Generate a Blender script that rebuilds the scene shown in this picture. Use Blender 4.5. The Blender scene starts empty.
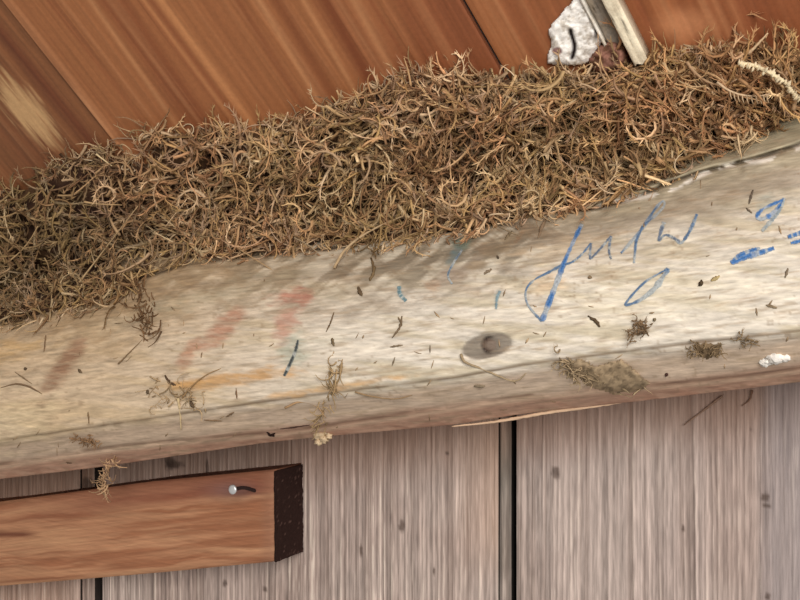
import bpy, math, random
import numpy as np
from mathutils import Vector
random.seed(4); rng = np.random.default_rng(4)
SC = bpy.context.scene
COL = SC.collection

# ------------------------------------------------------------------ camera
CP = np.array([.482, -.876, 1.8])                    # wall face is the plane y = 0
YAW = math.atan2(.482, .876)
FW = np.array([-math.sin(YAW), math.cos(YAW), 0.]); RT = np.array([math.cos(YAW), math.sin(YAW), 0.]); UP = np.array([0, 0, 1.])
cam = bpy.data.cameras.new('camera'); cam.sensor_width = 36; cam.lens = 45
cam.clip_start = .02
co = bpy.data.objects.new('camera', cam); COL.objects.link(co)
co.location = CP; co.rotation_euler = (math.pi/2, 0, YAW); SC.camera = co

# ------------------------------------------------------------------ light
w = bpy.data.worlds.new('world'); SC.world = w; w.use_nodes = True
w.node_tree.nodes['Background'].inputs[0].default_value = (1.0, .97, .93, 1)
w.node_tree.nodes['Background'].inputs[1].default_value = .42
def area(loc, target, size, power, colr):
    l = bpy.data.lights.new('window_light', 'AREA'); l.shape = 'RECTANGLE'; l.size, l.size_y = size; l.energy = power; l.color = colr
    o = bpy.data.objects.new('window_light', l); COL.objects.link(o); o.location = loc
    o.rotation_euler = (Vector(target)-Vector(loc)).to_track_quat('-Z', 'Y').to_euler()
area((1.45, -2.1, 2.45), (0.0, 0, 1.85), (1.1, 1.2), 64, (1.0, .975, .945))
SC.view_settings.view_transform = 'Standard'; SC.view_settings.look = 'None'
SC.view_settings.gamma = 1; SC.view_settings.use_curve_mapping = False
SC.view_settings.exposure = 0.0

# ------------------------------------------------------------------ layout helpers
def rays(px, py):
    px = np.asarray(px, float)[..., None]; py = np.asarray(py, float)[..., None]
    return FW + RT*(px-400)/1000 + UP*(300-py)/1000
def on_y(px, py, y):
    d = rays(px, py); t = (np.asarray(y, float)-CP[1])/d[..., 1]
    return CP + d*t[..., None]
def lin(c):
    c = np.asarray(c, float)/255.
    return np.where(c < .04045, c/12.92, ((c+.055)/1.055)**2.4)
_T = rng.random((8, 256, 256))
def vn(x, y, s=0):
    T = _T[s % 8]; x = x+s*17.3; y = y+s*9.1
    xi = np.floor(x).astype(int); yi = np.floor(y).astype(int); fx = x-xi; fy = y-yi
    fx = fx*fx*(3-2*fx); fy = fy*fy*(3-2*fy)
    a = T[xi & 255, yi & 255]; b = T[(xi+1) & 255, yi & 255]; c = T[xi & 255, (yi+1) & 255]; d = T[(xi+1) & 255, (yi+1) & 255]
    return (a*(1-fx)+b*fx)*(1-fy)+(c*(1-fx)+d*fx)*fy
def fbm(x, y, s=0, o=4):
    r = 0; a = .5; tot = 0
    for k in range(o):
        r = r+a*vn(x*2**k, y*2**k, s+k); tot += a; a *= .55
    return r/tot
def ss(a, b, x):
    t = np.clip((x-a)/(b-a), 0, 1); return t*t*(3-2*t)
def mixc(c, d, k):
    return c*(1-k[..., None])+np.asarray(d)*k[..., None]
def project(P):
    v = P-CP; f = v@FW
    return 400+1000*(v@RT)/f, 300-1000*(v@UP)/f

# ------------------------------------------------------------------ materials
def mat(name, rough=.8, scale=(1, 1, 1), amount=.25, nscale=400, bump=.15, spec=.25, metal=0, base=None, sheen=0):
    m = bpy.data.materials.new(name); m.use_nodes = True; N = m.node_tree.nodes; L = m.node_tree.links
    b = N['Principled BSDF']; b.inputs['Roughness'].default_value = rough; b.inputs['Specular IOR Level'].default_value = spec
    b.inputs['Metallic'].default_value = metal
    tc = N.new('ShaderNodeTexCoord'); mp = N.new('ShaderNodeMapping'); mp.inputs['Scale'].default_value = scale
    L.new(tc.outputs['Object'], mp.inputs[0])
    n = N.new('ShaderNodeTexNoise'); n.inputs['Scale'].default_value = nscale; n.inputs['Detail'].default_value = 5; n.inputs['Roughness'].default_value = .65
    L.new(mp.outputs[0], n.inputs['Vector'])
    mr = N.new('ShaderNodeMapRange'); mr.inputs[1].default_value = .25; mr.inputs[2].default_value = .75
    mr.inputs[3].default_value = 1-amount; mr.inputs[4].default_value = 1+amount; L.new(n.outputs[0], mr.inputs[0])
    vm = N.new('ShaderNodeVectorMath'); vm.operation = 'SCALE'; L.new(mr.outputs[0], vm.inputs['Scale'])
    if base is None:
        at = N.new('ShaderNodeVertexColor'); at.layer_name = 'Col'; L.new(at.outputs[0], vm.inputs[0])
    else:
        vm.inputs[0].default_value = tuple(lin(base))
    L.new(vm.outputs[0], b.inputs['Base Color'])
    if bump:
        bp = N.new('ShaderNodeBump'); bp.inputs['Strength'].default_value = bump; bp.inputs['Distance'].default_value = .001
        L.new(n.outputs[0], bp.inputs['Height']); L.new(bp.outputs[0], b.inputs['Normal'])
    return m
M_WALL = mat('weathered_wood', .85, (1, 1, .05), .26, 620, .5, .15)
M_LOG = mat('peeled_log_wood', .72, (.14, 1, 1), .24, 380, .5, .25)
M_ROOF = mat('red_roof_wood', .55, (1, 1, 1), .10, 260, .15, .3)
M_TIMBER = mat('brown_timber', .7, (.06, 1, 1), .16, 420, .4, .2)
M_MOSS = mat('dry_moss', .85, (1, 1, 1), .2, 500, .2, .15)
M_CHALK = mat('flaking_white', .9, (1, 1, 1), .16, 350, .6, .1)
M_PENCIL = mat('blue_pencil', .7, (1, 1, 1), .45, 700, .1, .2)
M_NAIL = mat('nail_steel', .35, (1, 1, 1), .1, 300, .1, .5, .6, (205, 205, 205))
M_RUST = mat('rusted_steel', .9, (1, 1, 1), .4, 500, .5, .2, .2, (52, 38, 36))
M_DARK = mat('dark_debris', .9, (1, 1, 1), .3, 500, .3, .1)

# ------------------------------------------------------------------ object helpers
def empty(name, loc):
    o = bpy.data.objects.new(name, None); COL.objects.link(o); o.location = loc; o.empty_display_size = .02; return o
def tag(o, label=None, cat=None, group=None, kind=None):
    if label: o['label'] = label
    if cat: o['category'] = cat
    if group: o['group'] = group
    if kind: o['kind'] = kind
    return o
def mesh(name, V, F, C, m, parent=None, smooth=True, tris=None):
    """V world coords; F list of arrays (n,3)/(n,4) or lists; one mesh object with origin at its centre of mass (or parent's)"""
    V = np.asarray(V, float); me = bpy.data.meshes.new(name)
    org = np.array(parent.matrix_local.translation) if parent is not None else V.mean(0)
    par_org = org
    if parent is not None and parent.parent is not None: par_org = org+np.array(parent.parent.matrix_local.translation)
    c = V.mean(0)
    nv = len(V); idx = []; tot = []
    for f in F:
        f = np.asarray(f, int)
        if f.ndim == 1: f = f[None]
        idx.append(f.ravel()); tot.append(np.full(len(f), f.shape[1]))
    idx = np.concatenate(idx); tot = np.concatenate(tot)
    me.vertices.add(nv); me.vertices.foreach_set('co', (V-c).ravel())
    me.loops.add(len(idx)); me.loops.foreach_set('vertex_index', idx)
    me.polygons.add(len(tot)); st = np.concatenate([[0], np.cumsum(tot)[:-1]])
    me.polygons.foreach_set('loop_start', st); me.polygons.foreach_set('loop_total', tot)
    if smooth: me.polygons.foreach_set('use_smooth', np.ones(len(tot), bool))
    me.update(calc_edges=True); me.validate()
    if C is not None:
        C = np.asarray(C, float)
        if C.ndim == 1: C = np.tile(C, (nv, 1))
        a = me.color_attributes.new('Col', 'FLOAT_COLOR', 'POINT')
        a.data.foreach_set('color', np.concatenate([np.clip(C, 0, 1), np.ones((nv, 1))], 1).ravel())
    me.materials.append(m)
    o = bpy.data.objects.new(name, me); COL.objects.link(o)
    if parent is not None:
        o.parent = parent; o.location = c-WORG[parent.name]
    else: o.location = c
    WORG[o.name] = c
    return o
WORG = {}
def root(name, loc):
    o = empty(name, loc); WORG[o.name] = np.array(loc, float); return o
def grid_solid(G, C, back, name, m, parent=None, side=.8):
    """G (n,k,3) front grid, back = offset vector of the rear face: closed solid"""
    n, k = G.shape[:2]; I = np.arange(n*k).reshape(n, k)
    F = np.stack([I[:-1, :-1], I[1:, :-1], I[1:, 1:], I[:-1, 1:]], -1).reshape(-1, 4)
    loop = np.concatenate([I[0, :], I[1:, -1], I[-1, -2::-1], I[-2:0:-1, 0]])
    V = G.reshape(-1, 3); Bv = V[loop]+back; nb = len(loop); s = n*k
    T = s+np.arange(nb); B = T+nb
    S = np.stack([T, np.roll(T, -1), np.roll(B, -1), B], -1)
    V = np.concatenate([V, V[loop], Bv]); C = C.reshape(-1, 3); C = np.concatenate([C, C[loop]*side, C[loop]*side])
    Fs = [F[:, ::-1], S[:, ::-1], B[::-1]]
    # orientation: front normal must be opposite to 'back'
    a, b, c = V[F[len(F)//2][0]], V[F[len(F)//2][1]], V[F[len(F)//2][2]]
    if np.dot(np.cross(b-a, c-b), back) < 0: Fs = [F, S, B]
    Fs = [Fs[0], Fs[1], list(Fs[2])]
    return mesh(name, V, Fs, C, m, parent)
def strands(P0, D0, L, R, col, steps=8, curl=2.5, leaf=1.0, nleaf=1, droop=.0, wob=.5, taper=.75, leaflen=.0028):
    """curved three-sided stems with little leaves; returns V, F, C"""
    n = len(P0); D = D0/np.linalg.norm(D0, axis=1, keepdims=True)
    ax = rng.normal(size=(n, 3)); ax -= (ax*D).sum(1, keepdims=True)*D; ax /= np.linalg.norm(ax, axis=1, keepdims=True)
    om = rng.normal(size=(n, 1))*curl/steps
    om = np.where(np.abs(om) < .3*curl/steps, .3*curl/steps*np.sign(om), om)
    P = P0.copy(); pts = [P.copy()]; dirs = [D.copy()]
    for s in range(steps):
        D = D*np.cos(om)+np.cross(ax, D)*np.sin(om)+rng.normal(size=(n, 3))*wob/steps
        D[:, 2] -= droop/steps
        D /= np.linalg.norm(D, axis=1, keepdims=True)
        P = P+D*(L[:, None]/steps); pts.append(P.copy()); dirs.append(D.copy())
    P = np.stack(pts, 1); D = np.stack(dirs, 1)              # n, steps+1, 3
    side = np.cross(D, ax[:, None, :]*np.ones_like(D)); side /= np.linalg.norm(side, axis=2, keepdims=True)+1e-9
    oth = np.cross(D, side)
    tt = np.linspace(0, 1, steps+1)[None, :, None]
    r = R[:, None, None]*(1-taper*tt**1.5)
    rings = [P+r*(side*math.cos(a)+oth*math.sin(a)) for a in (0, 2.094, 4.189)]
    V = np.stack(rings, 2).reshape(-1, 3)                    # n, steps+1, 3 ,3
    I = np.arange(n*(steps+1)*3).reshape(n, steps+1, 3)
    F = []
    for a in range(3):
        b = (a+1) % 3
        F.append(np.stack([I[:, :-1, a], I[:, :-1, b], I[:, 1:, b], I[:, 1:, a]], -1).reshape(-1, 4))
    F = [np.concatenate(F), I[:, 0, ::-1].reshape(-1, 3)]
    C = np.repeat(col[:, None, :], (steps+1)*3, 1).reshape(-1, 3)
    base = len(V)
    if leaf > 0:
        Ls = []
        for q in range(nleaf):
            for sg in (-1, 1):
                ph = rng.uniform(-1.2, 1.2, (n, steps, 1)); off = rng.uniform(0, 1, (n, steps, 1))
                p = P[:, :-1]*(1-off)+P[:, 1:]*off; d = D[:, :-1]
                sd = sg*(side[:, :-1]*np.cos(ph)+oth[:, :-1]*np.sin(ph))
                s = leaflen*leaf*rng.uniform(.5, 1.3, (n, steps, 1))
                a = p-d*s*.19; b = p+d*s*.19; t = p+sd*s*rng.uniform(.15, .5, (n, steps, 1))+d*s*rng.uniform(.5, 1.1, (n, steps, 1))
                Ls.append(np.stack([a, b, t], 2).reshape(-1, 3))
        LV = np.concatenate(Ls); V = np.concatenate([V, LV])
        F.append(base+np.arange(len(LV)).reshape(-1, 3))
        lc = np.repeat(np.tile(col[:, None, :], (1, steps*3, 1)).reshape(-1, 3)[None], 2*nleaf, 0).reshape(-1, 3)
        C = np.concatenate([C, np.clip(lc*rng.uniform(.8, 1.35, (len(lc), 1)), 0, 1)])
    return V, F, C
def merge(parts):
    V = []; C = []; F = []; o = 0
    for v, f, c in parts:
        V.append(v); C.append(c)
        F += [np.asarray(x)+o for x in f]; o += len(v)
    return np.concatenate(V), F, np.concatenate(C)
def tube(pts, r, sides=6, rough=0.0, seed=0):
    """closed tapering tube through points"""
    pts = np.asarray(pts, float); n = len(pts); r = np.broadcast_to(np.asarray(r, float), (n,))
    d = np.gradient(pts, axis=0); d /= np.linalg.norm(d, axis=1, keepdims=True)+1e-12
    up = np.array([.31, .22, .92]); s = np.cross(d, up); s /= np.linalg.norm(s, axis=1, keepdims=True)+1e-12; q = np.cross(d, s)
    g = np.random.default_rng(seed); V = []
    for k in range(sides):
        a = 2*math.pi*k/sides
        V.append(pts+(r*(1+rough*g.normal(size=n)))[:, None]*(s*math.cos(a)+q*math.sin(a)))
    V = np.stack(V, 1).reshape(-1, 3); I = np.arange(n*sides).reshape(n, sides); F = []
    for k in range(sides):
        b = (k+1) % sides
        F.append(np.stack([I[:-1, k], I[:-1, b], I[1:, b], I[1:, k]], -1))
    return V, [np.concatenate(F), I[0, ::-1][None], I[-1][None]], None
def spline(pts, n=24):
    """Catmull-Rom through the points"""
    P = np.asarray(pts, float); P = np.concatenate([[2*P[0]-P[1]], P, [2*P[-1]-P[-2]]]); out = []
    m = len(P)-3; per = max(2, n//m)
    for i in range(m):
        a, b, c, d = P[i:i+4]
        for t in np.linspace(0, 1, per, endpoint=False):
            out.append(.5*((2*b)+(-a+c)*t+(2*a-5*b+4*c-d)*t*t+(-a+3*b-3*c+d)*t**3))
    out.append(P[-2]); return np.array(out)
def poly_dist(px, py, poly):
    """signed distance in to a polygon, positive inside"""
    poly = np.asarray(poly, float); d = np.full(px.shape, 1e9); ins = np.zeros(px.shape, bool)
    for i in range(len(poly)):
        a = poly[i]; b = poly[(i+1) % len(poly)]; e = b-a
        t = np.clip(((px-a[0])*e[0]+(py-a[1])*e[1])/(e@e+1e-12), 0, 1)
        d = np.minimum(d, np.hypot(px-a[0]-t*e[0], py-a[1]-t*e[1]))
        c = ((a[1] > py) != (b[1] > py)) & (px < (b[0]-a[0])*(py-a[1])/(b[1]-a[1]+1e-12)+a[0])
        ins ^= c
    return np.where(ins, d, -d)

# ------------------------------------------------------------------ the log (geometry first, others rest on it)
E1 = np.array([(-420, 455), (-100, 350), (0, 322), (60, 305), (110, 290), (182, 262), (265, 254), (393, 238), (535, 214), (600, 206), (650, 190), (700, 172), (800, 143), (900, 112), (1150, 45)])
E2 = np.array([(-420, 494), (-100, 453), (0, 440), (270, 400), (454, 377), (535, 362), (660, 346), (800, 330), (900, 318), (1150, 288)])
E3 = np.array([(-420, 511), (-100, 476), (0, 464), (270, 430), (400, 412), (530, 398), (658, 384), (800, 365), (900, 352), (1150, 319)])
E4 = np.array([(-420, 527), (-100, 490), (0, 479), (100, 467), (270, 442), (330, 436), (450, 425), (535, 412), (640, 401), (800, 382), (900, 370), (1150, 338)])
spx = np.arange(-420, 1150.1, 2.2)
def ev(E, x):
    y = np.interp(x, E[:, 0], E[:, 1]); return y
def smooth1(a, k):
    pad = np.concatenate([np.full(k, a[0]), a, np.full(k, a[-1])]); return np.convolve(pad, np.ones(2*k+1)/(2*k+1), 'valid')
e1, e2, e3, e4 = [smooth1(ev(E, spx), 6) for E in (E1, E2, E3, E4)]
cps = [(e1-46, -.012), (e1-24, -.055), (e1-6, -.098), (e1+2, -.112), (e1*.78+e2*.22, -.150), (e1*.5+e2*.5, -.170), (e1*.2+e2*.8, -.179), (e2, -.180), (e3, -.151), (e4, -.118)]
tk = np.array([0, .10, .165, .19, .36, .56, .76, .86, .95, 1.])
NT = 190; tt = np.linspace(0, 1, NT)
PY = np.zeros((len(spx), NT)); YY = np.zeros((len(spx), NT))
for i in range(len(spx)):
    a = np.array([c[0][i] for c in cps]); b = np.array([c[1] for c in cps])
    PY[i] = np.interp(tt, tk, a); YY[i] = np.interp(tt, tk, b)
ker = np.array([1, 2, 3, 4, 3, 2, 1.]); ker /= ker.sum()
YYs = np.apply_along_axis(lambda r: np.convolve(np.concatenate([np.full(3, r[0]), r, np.full(3, r[-1])]), ker, 'valid'), 1, YY)
PX = np.repeat(spx[:, None], NT, 1)
Tm = np.repeat(tt[None], len(spx), 0)
# relief: long grain, knife facets, the checked crack, the pit of the knot
rel = .0045*(fbm(PX/130., Tm*3.2, 1)-.5)+.0016*(fbm(PX/45., Tm*38, 2)-.5)
crackm = np.exp(-((PY-(e1[:, None]+1+1.2*np.sin(PX/23)))/1.7)**2)*ss(.3, .62, fbm(PX/60, Tm*0+2, 3)+.16+.3*ss(540, 620, PX))*(1+.6*ss(600, 680, PX))
rel -= .0075*crackm
rel += .004*ss(0, 8, PY-e1[:, None])*(1-ss(8, 22, PY-e1[:, None]))*ss(.45, .6, fbm(PX/55, Tm*0+9, 4))
lowm = ss(.86, .9, Tm)
rel += lowm*.0022*(fbm(PX/120, Tm*60, 5)-.5)
rel -= .0022*np.exp(-((PY-e3[:, None]+2.5*np.sin(PX/70))/1.5)**2)*ss(.35, .55, fbm(PX/50, Tm*0+4, 6)); rel -= .0014*np.exp(-((PY-e2[:, None]-2)/2.)**2)*ss(.3, .55, fbm(PX/40, Tm*0+7, 6))
# slanted knife cuts on the upper face
cut = fbm((PX*.8-(PY*1.2))/16., (PX*.8+PY)/90., 6)
rel += .0030*(cut-.5)*(1-ss(.45, .75, Tm)); rel += .0008*(fbm(PX/9, (PY+PX*.14)/2.6, 3, 2)-.5)
def ell(cx, cy, a, b, ang):
    c, s = math.cos(ang), math.sin(ang); u = (PX-cx)*c+(PY-cy)*s; v = -(PX-cx)*s+(PY-cy)*c
    return np.sqrt((u/a)**2+(v/b)**2)
kn = ell(487, 346, 27, 13, -.22)
kc = ell(490, 345, 7, 7, 0)
rel -= .0016*(1-ss(.85, 1.05, kn)); rel -= .0035*np.exp(-((kc-1)/.22)**2)*ss(-8, 3, 492-PX)
LY = YYs-rel
LG = on_y(PX, PY, LY)
# colour of the wood itself, its stains and a painted shadow line
cream = lin((211, 200, 184)); c = np.tile(cream, PX.shape+(1,))
g1 = fbm(PX/70., PY/9.-PX*.012, 1, 4); g2 = fbm(PX/22., PY/3.2-PX*.04, 2, 4); g3 = fbm(PX/60, PY/40, 3)
c *= (1+.32*(g2-.5)+.18*(g1-.5))[..., None]
c = mixc(c, lin((186, 172, 146)), .85*ss(.42, .72, g1))
up = 1-ss(.22, .58, Tm+.34*(g3-.5)+.2*(g1-.5))
c = mixc(c, lin((156, 142, 120)), .85*up)                                          # greyer, bark-side wood
dg = fbm((PX*.82-PY*.57)/26., (PX*.57+PY*.82)/6.5, 4, 4); dz = (1-ss(.30, .66, Tm+.2*(g3-.5)))*(1-ss(500, 580, PX))
c = mixc(c, lin((136, 120, 98)), .25*dz); c = mixc(c, lin((122, 110, 92)), .8*dz*ss(.48, .62, dg)); c = mixc(c, lin((206, 196, 176)), .6*dz*ss(.50, .36, dg)*ss(.08, .25, Tm))
c = mixc(c, lin((128, 108, 86)), .8*up*ss(.46, .66, cut)*(1-.8*ss(530, 600, PX)))
c = mixc(c, lin((190, 160, 122)), ss(430, 60, PX)*.72)
c = mixc(c, lin((170, 160, 126)), .5*ss(520, 660, PX)*(1-ss(.1, .34, Tm)))
lowc = lin((192, 167, 143)); c = mixc(c, lowc*(1), lowm*.85)
pink = lin((186, 144, 120)); band = ss(.93, .965, Tm+.015*(g1-.5)); c = mixc(c, pink, band*.8)
c = mixc(c, lin((150, 105, 84)), .6*ss(.955, 1, Tm)*ss(.35, .65, g2))
c = mixc(c, lin((120, 96, 72)), .8*np.exp(-((PY-e2[:, None]-.5)/1.6)**2)*ss(.2, .5, fbm(PX/28, Tm*0, 5)))  # thin shadow line painted along the arris
c = mixc(c, lin((118, 88, 68)), .75*ss(.35, .6, fbm(PX/45, Tm*0+3, 2))*np.exp(-((PY-e3[:, None]+3*np.sin(PX/70))/1.5)**2)); c = mixc(c, lin((224, 194, 164)), .6*np.exp(-((PY-e3[:, None]-4+3*np.sin(PX/70))/1.8)**2))
def stain(cx, cy, a, b, ang, colr, k, jag=.5, s=1):
    global c
    d = ell(cx, cy, a, b, ang)+jag*(fbm(PX/14, PY/6, s)-.5)*2+.8*(fbm(PX/11, (PY+.13*PX)/4, s+1, 3)-.5)
    c = mixc(c, lin(colr), k*(1-ss(.35, 1.1, d))*(.6+.7*ss(.35, .65, g2)).clip(0, 1))
stain(292, 298, 27, 11, -.15, (170, 116, 96), .85, .6, 1)
stain(283, 325, 14, 24, .5, (176, 128, 108), .75, .6, 2)
stain(222, 330, 34, 12, -.75, (164, 118, 94), .85, .35, 3); stain(190, 352, 24, 9, -1.0, (168, 124, 98), .85, .3, 4)
stain(66, 364, 42, 13, -.95, (150, 116, 90), .9, .35, 5); stain(58, 372, 36, 8, -.95, (140, 104, 80), .5, .3, 6)
stain(235, 378, 68, 9, -.12, (188, 146, 98), .9, .35, 1); stain(330, 388, 90, 4.5, -.15, (196, 152, 100), .7, .5, 2)
stain(190, 384, 30, 6, -.1, (190, 146, 92), .8, .4, 3)
stain(12, 350, 30, 12, -.1, (205, 165, 108), .5, .6, 4); stain(12, 420, 60, 30, -.1, (222, 200, 160), .4, .6, 4)
stain(462, 242, 15, 9, -.4, (112, 130, 116), .95, .4, 5); stain(452, 258, 6, 18, .5, (104, 122, 122), .85, .3, 6)
stain(455, 275, 40, 10, -.5, (148, 130, 114), .8, .6, 7); stain(500, 248, 46, 9, -.6, (140, 122, 98), .85, .6, 8)
stain(434, 285, 10, 8, .1, (184, 152, 124), .6, .8, 1); stain(475, 292, 26, 8, .3, (176, 158, 136), .6, .6, 2)
stain(400, 293, 4, 10, -.5, (130, 142, 138), .6, .4, 2); stain(497, 297, 3, 13, .25, (140, 154, 150), .5, .4, 3)
stain(295, 352, 20, 16, -.9, (164, 166, 148), .7, .5, 3); stain(330, 340, 26, 9, -.3, (176, 172, 150), .5, .6, 5)
stain(130, 318, 60, 12, -.2, (158, 140, 112), .5, .8, 7); stain(230, 290, 90, 12, -.25, (166, 152, 126), .55, .8, 5)
stain(520, 235, 12, 4, -1., (140, 112, 86), .8, .3, 1); stain(560, 250, 60, 14, -.3, (190, 168, 138), .5, .7, 2)
stain(548, 285, 24, 12, -.2, (208, 176, 140), .5, .7, 3)
stain(350, 345, 60, 24, -.1, (216, 204, 186), .6, .5, 6); stain(640, 300, 170, 30, -.14, (220, 208, 184), .45, .6, 4)
stain(700, 345, 20, 6, -.1, (150, 124, 100), .5, .6, 4)
stain(765, 203, 12, 14, .5, (150, 152, 140), .65, .4, 4)
k_ = (1-ss(.86, 1.02, kn+.12*(g2-.5))); c = mixc(c, lin((128, 117, 104)), k_*.95)
c = mixc(c, lin((116, 100, 88)), k_*ss(.45, .7, g2)*.5); c = mixc(c, lin((44, 32, 28)), np.exp(-((kc-1)/.34)**2)*1.*ss(-5, 5, 491-PX))
c = mixc(c, lin((118, 94, 80)), .5*(kc < .9))
c = mixc(c, lin((70, 56, 42)), np.clip(crackm*1.1, 0, 1)*.85)
wl = np.exp(-((PY-(e1[:, None]+4.5+3*np.sin(PX/17)))/2.4)**2)*ss(575, 610, PX)*ss(.46, .56, fbm(PX/13, PY/5, 3, 3)+.12*ss(735, 760, PX)); c = mixc(c, lin((236, 228, 214)), wl.clip(0, 1))
# long scratches and tiny grain ticks
ti = fbm(PX/30, (PY+PX*.125)/3.4, 6, 3); c = mixc(c, lin((160, 138, 112)), .55*ss(.62, .78, ti))
fg = fbm(PX/16, (PY+PX*.14)/1.9, 7, 2); c *= (1+.5*(fg-.5))[..., None]
spk = fbm(PX/4.5, PY/3.2, 5, 2); c = mixc(c, lin((140, 116, 90)), .5*ss(.70, .84, spk)*(.4+.6*ss(.5, .65, g3)))
beam = root('log_beam', tuple(on_y(400, 330, -.0)))
tag(beam, 'pale peeled log beam with blue pencil writing, lying across the top of the grey plank wall', 'log')
n, k = LG.shape[:2]
# closed section: front grid, then rear row on the wall side
bot = LG[:, -1].copy(); bot[:, 1] = -.004; bot[:, 2] += .004
und = (LG[:, -1]*.6+bot*.4); und[:, 2] -= .0
topb = LG[:, 0].copy(); topb[:, 1] = -.004
FULL = np.concatenate([topb[:, None], LG, und[:, None], bot[:, None], topb[:, None]], 1)
CC = np.concatenate([c[:, :1]*.7, c, c[:, -1:]*.7, c[:, -1:]*.7, c[:, :1]*.7], 1)
nn, kk = FULL.shape[:2]; I = np.arange(nn*kk).reshape(nn, kk)
F = np.stack([I[:-1, :-1], I[:-1, 1:], I[1:, 1:], I[1:, :-1]], -1).reshape(-1, 4)
mesh('log_body', FULL.reshape(-1, 3), [F, I[0, ::-1][None], I[-1][None]], CC.reshape(-1, 3), M_LOG, beam)
def log_at(px, py, off=0.):
    """point of the log's face seen at that spot of the layout, raised by off"""
    px = np.atleast_1d(np.asarray(px, float)); py = np.atleast_1d(np.asarray(py, float)); out = np.zeros(len(px))
    fi = np.clip((px-spx[0])/2.2, 0, len(spx)-1.001); i0 = fi.astype(int); fr = fi-i0
    for q in range(len(px)):
        a = np.interp(py[q], PY[i0[q]], LY[i0[q]]); b = np.interp(py[q], PY[i0[q]+1], LY[i0[q]+1]); out[q] = a*(1-fr[q])+b*fr[q]
    P = on_y(px, py, out); v = CP-P; v /= np.linalg.norm(v, axis=1, keepdims=True)
    return P+v*off

# ------------------------------------------------------------------ roof boards
RD = RT*1.277+FW*1.0-UP*1.821; RD /= np.linalg.norm(RD)
RB = np.array([.985, 0, .17]); RNv = np.cross(RB, RD); RNv /= np.linalg.norm(RNv)
O_R = on_y(np.array([400]), np.array([78]), -.105)[0]
if np.dot(RNv, CP-O_R) < 0: RNv = -RNv
RW = np.cross(RD, RNv)
if RW[0] < 0: RW = -RW
def roof_hit(px, py, off=0.):
    d = rays(px, py); o = O_R+RNv*off; t = ((o-CP)@RNv)/(d@RNv); return CP+d*t[..., None]
def roof_uv(px, py):
    P = roof_hit(np.array([px], float), np.array([py], float))[0]-O_R; return P@RW, P@RD
ceiling = root('ceiling', tuple(O_R)); ceiling['kind'] = 'structure'
def roof_board(w0, w1, seed, tint, l0=-1.3, l1=.155, lift=0., patch=None, name='plank', parent=ceiling, m=None, thick=.022, base=(150, 94, 57), gap=.0012):
    nw = max(6, int((w1-w0)/.0016)); nl = 230
    ww = np.linspace(w0+gap, w1-gap, nw); ll = l0+(l1-l0)*np.linspace(0, 1, nl)**.55
    Lg, Wg = np.meshgrid(ll, ww, indexing='ij')
    ed = np.minimum(Wg-w0, w1-Wg)
    ws = Wg+.012*(fbm(Lg*2.2, Wg*3, seed+2, 2)-.5)
    st = fbm(ws*110, Lg*1.1+seed, seed, 4); fine = fbm(ws*430, Lg*9, seed+1, 3); big = fbm(ws*17, Lg*1.2, seed+3, 2)
    h = .0016*(st-.5)+.0006*(fine-.5)-.002*np.exp(-ed/.0012)+lift
    G = O_R+Lg[..., None]*RD+Wg[..., None]*RW+h[..., None]*RNv
    b = lin(base)*np.array(tint); C = np.tile(b, Lg.shape+(1,))
    C = mixc(C, lin((122, 66, 39)), .8*ss(.42, .8, big)); C = mixc(C, lin((172, 116, 77)), .6*ss(.54, .8, st))
    C = mixc(C, lin((118, 62, 36)), .5*ss(.55, .8, 1-st)); C *= (1+.4*(fine-.5))[..., None]
    if patch: C = patch(G, C, st, fine)
    return grid_solid(G, C, -RNv*thick, name, m or M_ROOF, parent)
def left_patch(G, C, st, fine):
    x, y = project(G); u = ((x-28)*.62+(y-112)*.78); v = (-(x-28)*.78+(y-112)*.62)
    d = np.sqrt((u/60)**2+(v/19)**2)+.9*(fbm(x/30, v/4., 5)-.5)
    C = mixc(C, lin((104, 68, 44)), .5*np.ones_like(d)); C *= (1+.5*(fbm(v/3.+60, u/50.+9, 4, 3)-.5))[..., None]
    C = mixc(C, lin((192, 152, 106)), .9*(1-ss(.35, 1.0, d+.8*(fbm(v/2.+60, u/40.+9, 2, 3)-.5))))
    d2 = np.abs((x-38)-(y-78)*.82)
    return mixc(C, lin((92, 44, 26)), .7*np.exp(-(d2/7)**2))
s0 = roof_uv(78, 96)[0]; s1 = roof_uv(342, 30)[0]; s2 = roof_uv(477, 26)[0]; s3 = roof_uv(583, 0)[0]
def patch_mid(G, C, st, fine):
    x, y = project(G)
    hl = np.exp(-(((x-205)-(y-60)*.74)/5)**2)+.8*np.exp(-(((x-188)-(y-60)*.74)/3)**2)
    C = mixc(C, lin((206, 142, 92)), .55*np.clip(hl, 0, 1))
    for px_, w_, k_ in ((348, 7, .75), (300, 9, .5), (262, 5, .4), (420, 5, .35), (150, 6, .4)): C = mixc(C, lin((112, 56, 30)), k_*np.exp(-(((x-px_)-(y-40)*(.76-.0006*px_))/w_)**2))
    for px_, w_ in ((326, 3), (375, 5), (282, 3), (118, 3)): C = mixc(C, lin((190, 134, 90)), .5*np.exp(-(((x-px_)-(y-40)*(.76-.0006*px_))/w_)**2))
    e = np.exp(-(((x-97)-(y-118)*.76)/2.5)**2)*ss(75, 110, y); C = mixc(C, lin((212, 150, 104)), .6*e)  # painted highlight on the board edge along the seam
    return C
def patch_r(G, C, st, fine):
    x, y = project(G)
    return mixc(C, lin((196, 134, 92)), .6*(1-ss(.2, 1.1, np.hypot((x-685)/40, (y-25)/22))))
roof_board(s0-1.30, s0-.62, 5, (.9, .85, .8)); roof_board(s0-.62, s0-.30, 1, (.85, .8, .75)); roof_board(s0-.30, s0, 2, (.92, .9, .85), patch=left_patch, lift=-.004)
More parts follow.
